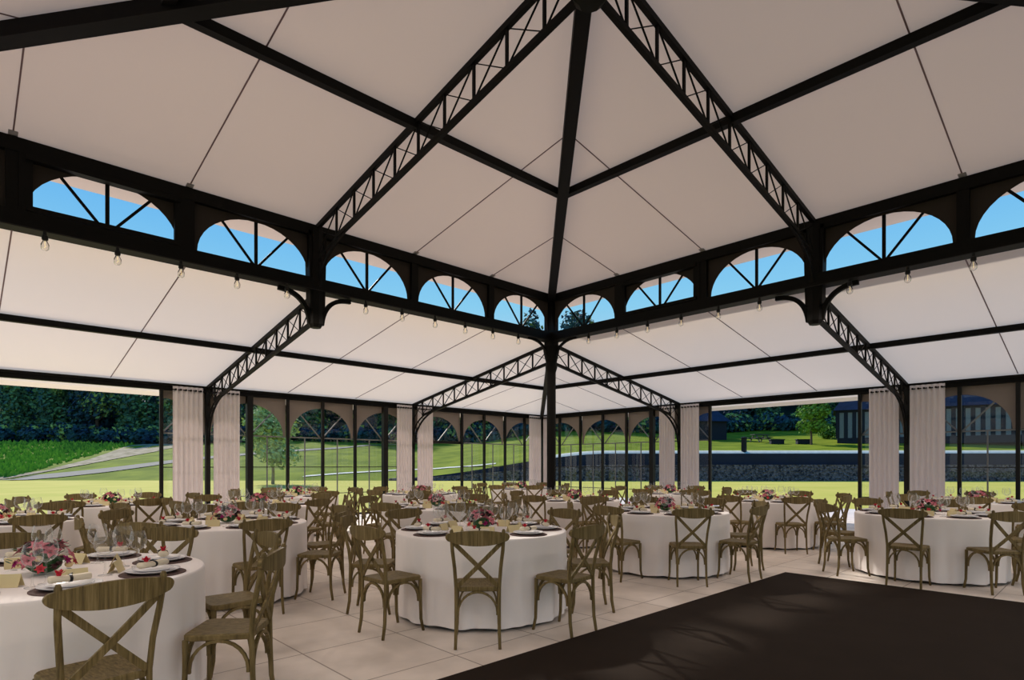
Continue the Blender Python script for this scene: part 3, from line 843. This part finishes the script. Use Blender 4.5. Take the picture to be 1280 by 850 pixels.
for i, (px, d, ph, desc, near, ang) in enumerate(T): place_table(i, px, d, ph, desc, near, ang)

# nudge the few chairs that would touch a neighbour or straddle the dance floor edge
for nme in ('dining_chair.010', 'dining_chair.018'):
    bpy.data.objects[nme].location.y += .02
# ---------------------------------------------------------------- outside
S2 = math.sqrt(.5)
def uv2w(u, v, z): return ((u+v)*S2, (v-u)*S2, z)
def smooth(t): t = max(0, min(1, t)); return t*t*(3-2*t)
def hill(u, v):
    left = max(0, min(v, 90)-52)*.130+max(0, v-90)*.06
    right = 2.75*smooth((v-52.5)/3.5)+max(0, v-55)*.098
    k = smooth((u+12)/20)
    h = left*(1-k)+right*k
    return h+.25*sin(u*.13+1)*smooth((v-56)/12)
gm = MB(); vs = []; fs = []
# lawn: flat plane
lw = MB(); lw.add([uv2w(-150, -90, -.12), uv2w(150, -90, -.12), uv2w(150, 53, -.12), uv2w(-150, 53, -.12)], [(0, 1, 2, 3)])
o = lw.build('ground_lawn', 'lawn'); tag(o, 'flat yellow-green mown lawn around the pavilion', 'lawn', kind='structure')
us = [-170+i*2.5 for i in range(137)]; vv = [50+i*1.0 for i in range(14)]+[64+i*3 for i in range(32)]
for v in vv:
    for u in us:
        vs.append(uv2w(u, v, hill(u, v)-(.2 if v < 52 else .12)))
n = len(us)
for i in range(len(vv)-1):
    for j in range(n-1): fs.append((i*n+j, i*n+j+1, (i+1)*n+j+1, (i+1)*n+j))
o = MB().add(vs, fs).build('ground_hillside', 'hill', smooth=True); tag(o, 'green grassy hillside rising beyond the flat lawn', 'hillside', kind='structure')
def strip(name, pts, m, label, cat, lift=.03, kind='structure'):
    """pts: (u, v, width) ; draped on the hill"""
    vs = []; fs = []; P = []
    for i in range(len(pts)-1):
        for k in range(8):
            t = k/8; P.append(tuple(pts[i][j]*(1-t)+pts[i+1][j]*t for j in range(3)))
    P.append(pts[-1])
    for u, v, w in P:
        for q in (-1, -.33, .33, 1): vs.append(uv2w(u, v+q*w/2, hill(u, v+q*w/2)-.12+lift+.04))
    for i in range(len(P)-1):
        for j in range(3): a = i*4+j; fs.append((a, a+1, a+5, a+4))
    o = MB().add(vs, fs).build(name, m, smooth=True); tag(o, label, cat, kind=kind); return o
def UV(px, y, z_=None):
    """approximate (u,v) of the hillside point seen at px,y : march the ray"""
    l = (px-635.56)/F; s = (581.93-y)/F
    d = 45
    while d < 160:
        x, yy, _ = W(px, d); u = (x-yy)*S2; v = (x+yy)*S2
        if hill(u, v)-.12 >= CZ+s*d: break
        d += .1
    return u, v
def rail(pts): return [(*UV(px, y), w) for px, y, w in pts]
strip('path_asphalt', rail([(-40, 602, 4), (20, 599, 5), (100, 592, 6.5), (160, 585, 6), (235, 575, 5), (300, 569, 4), (345, 565, 3), (430, 560, 2.6), (500, 556, 2.2), (560, 553, 2.2), (620, 551, 2.2)]), 'asphalt', 'grey asphalt lane curving across the hillside on the left', 'lane')
strip('path_gravel', rail([(-10, 598, 3), (60, 590, 11), (130, 576, 20), (190, 562, 26), (230, 553, 24), (270, 548, 20)]), 'gravel', 'pale gravel track climbing the left hillside', 'track', lift=.02)
strip('path_footway', rail([(380, 596, 1.0), (430, 592, 1.0), (500, 588, 1.0), (560, 585, .9), (620, 580, .9)]), 'kerb', 'thin pale footpath low on the left-centre hillside', 'path')
# rough weeds on the far left slope
wd = MB(); rnd = random.Random(9)
for k in range(5200):
    px = rnd.uniform(-60, 190); yy = rnd.uniform(549, 597)
    if yy > 600-(px+10)*.27+3: continue
    u, v = UV(px, yy); h = rnd.uniform(.25, .7); a = rnd.random()*6.28; w = rnd.uniform(.15, .35)
    x, y, z = uv2w(u, v, hill(u, v)-.15)
    wd.add([(x-w*cos(a), y-w*sin(a), z), (x+w*cos(a), y+w*sin(a), z), (x+w*.4*cos(a+.5), y+w*.4*sin(a), z+h)], [(0, 1, 2)])
o = wd.build('meadow_weeds', 'weeds'); tag(o, 'tall rough green weeds on the far left slope', 'weeds', kind='stuff')

# retaining wall on the right
def wallstrip(name, m, v0, v1, zfun, label, cat, u0=-14, u1=120, base=0):
    mb = MB(); us = [u0+i*1.5 for i in range(int((u1-u0)/1.5)+1)]; vs = []; fs = []
    for u in us:
        z0, z1 = zfun(u)
        j = .12*sin(u*2.1)+.1*sin(u*5.3)
        for v, z in ((v0+j*base, z0), (v0+j*base+.1, z1), (v1, z1), (v1, z0)): vs.append(uv2w(u, v, z))
    for i in range(len(us)-1):
        for j in range(4): a = i*4; fs.append((a+j, a+(j+1) % 4, a+4+(j+1) % 4, a+4+j))
    fs += [(0, 1, 2, 3), tuple((len(us)-1)*4+j for j in (3, 2, 1, 0))]
    o = mb.add(vs, fs).build(name, m); tag(o, label, cat, kind='structure')
ramp = lambda u: smooth((u+14)/22)
wallstrip('wall_stone', 'stone', 51.6, 52.6, lambda u: (-.3, .1+1.35*ramp(u)), 'dark rubble stone retaining wall beyond the lawn on the right', 'wall', base=1)
wallstrip('wall_slate', 'slate', 52.6, 53.4, lambda u: (-.3, .1+2.45*ramp(u)), 'dark blue band of wall above the rubble stone', 'wall')
strip('path_kerb', [(u, 55.6, 1.8) for u in range(2, 110, 9)], 'kerb', 'pale kerbed path running along the top of the retaining wall', 'path', lift=.12)

# trees
def crown_mesh(seed, lobes, nleaf, size, mname, H, trunk_h, tr, barkm='bark', name='tree'):
    rnd = random.Random(seed); r = empty(name)
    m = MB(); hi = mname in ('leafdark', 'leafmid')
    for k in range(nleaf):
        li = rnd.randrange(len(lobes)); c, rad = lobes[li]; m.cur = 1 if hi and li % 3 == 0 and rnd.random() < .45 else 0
        d = Vector((rnd.gauss(0, 1), rnd.gauss(0, 1), rnd.gauss(0, 1))).normalized()
        q = rnd.random()**.35
        p = Vector((c[0]+d.x*rad[0]*q, c[1]+d.y*rad[1]*q, c[2]+d.z*rad[2]*q))
        nn = (d*.8+Vector((rnd.gauss(0, .6), rnd.gauss(0, .6), rnd.gauss(0, .6)+.3))).normalized()
        a = nn.cross(Vector((rnd.random(), rnd.random(), rnd.random()+.1))).normalized(); b = nn.cross(a)
        s = size*rnd.uniform(.6, 1.3)
        m.add([p-a*s, p+b*s*.6, p+a*s, p-b*s*.6], [(0, 1, 2, 3)])
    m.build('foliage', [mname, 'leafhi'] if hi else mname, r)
    t = MB().tube([(0, 0, -.3), (tr*.3, 0, trunk_h*.5), (0, tr*.3, trunk_h), (0, 0, trunk_h*1.6)], tr, 8, scale=[1.3, 1, .8, .4])
    for k in range(4):
        a = k*1.6+seed; t.tube([(0, 0, trunk_h*.9), (cos(a)*H*.12, sin(a)*H*.12, trunk_h*1.4), (cos(a)*H*.2, sin(a)*H*.2, trunk_h*1.4+H*.2)], tr*.35, 5, scale=[1, .8, .3])
    t.build('trunk', barkm, r)
    return Proto(r)
def lobes(seed, H, Wd, base, n=9):
    rnd = random.Random(seed); L = []
    for k in range(n):
        z = base+(H-base)*(.12+.76*rnd.random()); f = 1-abs((z-base)/(H-base)-.4)*1.1
        a = rnd.random()*6.28; rr = Wd*.28*f
        L.append(((rr*cos(a)*rnd.uniform(.6, 1.2), rr*sin(a)*rnd.uniform(.6, 1.2), z), (Wd*.3*max(f, .5), Wd*.3*max(f, .5), (H-base)*.2)))
    return L
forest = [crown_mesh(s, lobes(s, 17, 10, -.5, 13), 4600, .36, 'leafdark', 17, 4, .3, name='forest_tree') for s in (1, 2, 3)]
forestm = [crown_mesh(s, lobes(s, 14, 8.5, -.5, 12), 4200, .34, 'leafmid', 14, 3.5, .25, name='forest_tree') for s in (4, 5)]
rnd = random.Random(21)
def zone(px):
    return ('behind the left opening' if px < 235 else 'behind the left glazing' if px < 500 else 'behind the far corner' if px < 850 else 'behind the right opening' if px < 1090 else 'behind the right glazing')
cnt = {}
def put_tree(protos, px, d, sc_, nm, cat='tree', grp='trees of the far woodland'):
    x, y, _ = W(px, d); u = (x-y)*S2; v = (x+y)*S2
    o = protos[rnd.randrange(len(protos))].put((x, y, hill(u, v)-.2), rnd.random()*6.28); s = sc_*rnd.uniform(.92, 1.1); o.scale = (s, s, s)
    k = (nm, zone(px)); cnt[k] = cnt.get(k, 0)+1
    tag(o, f'{nm} {zone(px)}, {ORD[(cnt[k]-1) % 13] if cnt[k] < 14 else "last"} from the left', cat, grp)
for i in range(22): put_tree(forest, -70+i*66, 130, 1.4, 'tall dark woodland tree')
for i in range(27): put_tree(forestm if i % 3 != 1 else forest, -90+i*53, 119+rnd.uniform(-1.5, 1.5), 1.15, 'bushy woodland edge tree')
# solid dark understorey bank behind the trees
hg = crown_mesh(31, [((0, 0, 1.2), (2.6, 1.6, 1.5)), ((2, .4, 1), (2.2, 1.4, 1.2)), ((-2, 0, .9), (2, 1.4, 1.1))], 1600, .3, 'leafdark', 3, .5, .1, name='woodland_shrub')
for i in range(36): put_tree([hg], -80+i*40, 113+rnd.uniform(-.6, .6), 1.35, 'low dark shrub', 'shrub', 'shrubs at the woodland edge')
bk = MB(); us_ = [-170+i*10 for i in range(35)]
for i in range(len(us_)-1):
    a, b_ = us_[i], us_[i+1]
    h0 = 12+3*sin(i*1.3); h1 = 12+3*sin((i+1)*1.3)
    for v0, v1, f0, f1 in ((118, 126, 0, 1), (126, 160, 1, 1.05)):
        bk.add([uv2w(a, v0, 5+h0*f0), uv2w(b_, v0, 5+h1*f0), uv2w(b_, v1, 6+h1*f1), uv2w(a, v1, 6+h0*f1)], [(0, 1, 2, 3)])
o = bk.build('ground_wooded_hill', 'leafdark', smooth=True); tag(o, 'dark wooded hill rising behind the trees', 'hill', kind='structure')
pale = crown_mesh(41, lobes(41, 6.6, 6.4, 1.4, 12), 4200, .17, 'leafpale', 6.6, 1.8, .12, 'palebark', name='young_tree')
x, y, _ = W(341, 47); o = pale.put((x, y, -.12), 0); tag(o, 'pale green young tree standing on the lawn outside the left glazing', 'tree')
bright = crown_mesh(43, lobes(43, 5.6, 5, 1.6, 11), 2600, .2, 'leafbright', 5.6, 2, .12, name='small_tree')
def on_hill(px, yb):
    u, v = UV(px, yb); x, y, _ = uv2w(u, v, 0); return x, y, hill(u, v)-.12
x, y, z = on_hill(1014, 556); o = bright.put((x, y, z)); o.scale = (1.1, 1.1, 1.1); tag(o, 'bright green small tree beside the timbered barn', 'tree')
bb = crown_mesh(44, [((0, 0, .9), (1.6, 1.2, 1.0)), ((1.3, .3, .7), (1.2, 1, .8)), ((-1.2, 0, .8), (1.3, 1, .9))], 900, .2, 'leafbright', 2, .4, .08, name='round_bush')
x, y, z = on_hill(1035, 548); o = bb.put((x, y, z)); tag(o, 'bright green bush between the small tree and the barn', 'bush')
x, y, z = on_hill(1022, 541); o = bb.put((x, y, z), 2); tag(o, 'bright green bush partly behind the small tree', 'bush')

# barn (half-timbered) on the right
def barn(px0, d, width, depth, hw, hr, label, nm, rz=None, timber=True):
    x, y, _ = W(px0, d); u = (x-y)*S2; v = (x+y)*S2; z = hill(u, v)-.3
    root = empty(nm, (x, y, z), (-YAW+.08) if rz is None else rz)
    MB().box((0, 0, 0), (width, depth, hw)).build('walls', 'barndark', root)
    m = MB(); o_ = .5
    m.add([(-o_, -o_, hw-.2), (width+o_, -o_, hw-.2), (width+o_, depth+o_, hw-.2), (-o_, depth+o_, hw-.2), (depth*.35, depth/2, hw+hr), (width-depth*.35, depth/2, hw+hr)],
          [(0, 1, 5, 4), (1, 2, 5), (2, 3, 4, 5), (3, 0, 4), (3, 2, 1, 0)])
    m.build('roof', 'barnroof', root)
    if timber:
        k = int(width/.9)
        MB().box((.1, -.03, .85), (width-.1, -.001, hw-.4)).build('plaster_infill', 'plaster', root)
        for i in range(k+1): MB().box((i*width/k-.22, -.08, .8), (i*width/k+.22, -.031, hw-.2)).build('timber_stud', 'barndark', root)
        MB().box((-.05, -.08, 0), (width+.05, 0, .85)).build('plinth', 'barndark', root)
        MB().box((-.05, -.07, hw-.5), (width+.05, 0, hw-.2)).build('timber_rail', 'barndark', root)
    tag(root, label, 'building')
barn(1047, 76, 26, 8, 4.6, 5.0, 'long half-timbered barn with dark slate roof behind the right column', 'barn', rz=-YAW-.5)
barn(868, 88, 5.0, 5, 3.2, 2.6, 'small dark hut with pointed roof beyond the right-hand lawn', 'garden_hut', timber=False)
# picnic table, stumps, bollard
def picnic():
    x, y, z = on_hill(950, 553); r = empty('picnic_table', (x, y, z), -YAW+.25)
    MB().box((-.95, -.38, .78), (.95, .38, .86)).build('table_top', 'picnic', r)
    for s in (-1, 1): MB().box((-.95, s*.75-.14, .46), (.95, s*.75+.14, .52)).build('bench', 'picnic', r)
    for s in (-1, 1):
        for t in (-1, 1): MB().bar([(s*.65, t*.8, 0), (s*.65, t*.2, .8)], .1, .08, up=(1, 0, 0)).build('leg', 'picnic', r)
        MB().box((s*.65-.04, -.85, .38), (s*.65+.04, .85, .46)).build('crossbar', 'picnic', r)
    r.scale = (1.3,)*3
    tag(r, 'grey wooden picnic table on the lawn seen through the right opening', 'picnic table')
picnic()
for px, lab in ((971, 'low dark timber block on the grass right of the picnic table'), (1004, 'low dark timber block on the grass below the small tree')):
    x, y, z = on_hill(px, 555); m = MB().box((-.85, -.3, 0), (.85, .3, .5)).box((-.95, -.35, .5), (.95, .35, .62)).box((-.7, -.36, .1), (-.55, .36, .5)).box((.55, -.36, .1), (.7, .36, .5))
    o = m.build('timber_block', 'barndark', loc=(x, y, z)); o.rotation_euler = (0, 0, -YAW); tag(o, lab, 'planter')
x, y, z = on_hill(930, 566); m = MB().box((-.2, -.2, -.1), (.2, .2, 1.5)).lathe([(.3, 1.5), (.3, 1.58), (.0, 1.66)], 12)
o = m.build('bollard', 'steelb', loc=(x, y, z)); tag(o, 'black square bollard beside the pale path on the right', 'bollard')

# ---------------------------------------------------------------- light
w = bpy.data.worlds.new('sky'); sc.world = w; w.use_nodes = True; nt = w.node_tree; nt.nodes.clear()
out = nt.nodes.new('ShaderNodeOutputWorld'); bg = nt.nodes.new('ShaderNodeBackground'); tc = nt.nodes.new('ShaderNodeTexCoord')
sp_ = nt.nodes.new('ShaderNodeSeparateXYZ'); rp = nt.nodes.new('ShaderNodeValToRGB')
e = rp.color_ramp.elements
e[0].position = 0; e[0].color = (*lin((232, 228, 218)), 1)
k = e.new(.16); k.color = (*lin((176, 220, 240)), 1)
e[1].position = 1; e[1].color = (*lin((50, 120, 210)), 1)
k = e.new(.26); k.color = (*lin((138, 206, 240)), 1)
k = e.new(.45); k.color = (*lin((76, 166, 240)), 1)
nt.links.new(tc.outputs['Generated'], sp_.inputs[0]); nt.links.new(sp_.outputs[2], rp.inputs[0]); nt.links.new(rp.outputs[0], bg.inputs[0]); nt.links.new(bg.outputs[0], out.inputs[0])
bg.inputs[1].default_value = 1.0
sl_ = bpy.data.lights.new('sun', 'SUN'); so = bpy.data.objects.new('sun', sl_); C.objects.link(so)
sl_.energy = 6.5; sl_.angle = R(2.2); sl_.color = (1.0, .93, .84)
az, el = R(12), R(33)     # azimuth from +y towards +x
dirv = Vector((sin(az)*cos(el), cos(az)*cos(el), sin(el)))
so.rotation_euler = dirv.to_track_quat('Z', 'Y').to_euler()
so.location = dirv*60

vs_ = sc.view_settings
vs_.view_transform = 'Standard'; vs_.look = 'None'; vs_.gamma = 1; vs_.use_curve_mapping = False; vs_.exposure = 0
sc.display_settings.display_device = 'sRGB'
cy = sc.cycles
cy.use_denoising = True; cy.max_bounces = 10; cy.diffuse_bounces = 5; cy.glossy_bounces = 3; cy.transparent_max_bounces = 48; cy.transmission_bounces = 6
cy.sample_clamp_indirect = 6
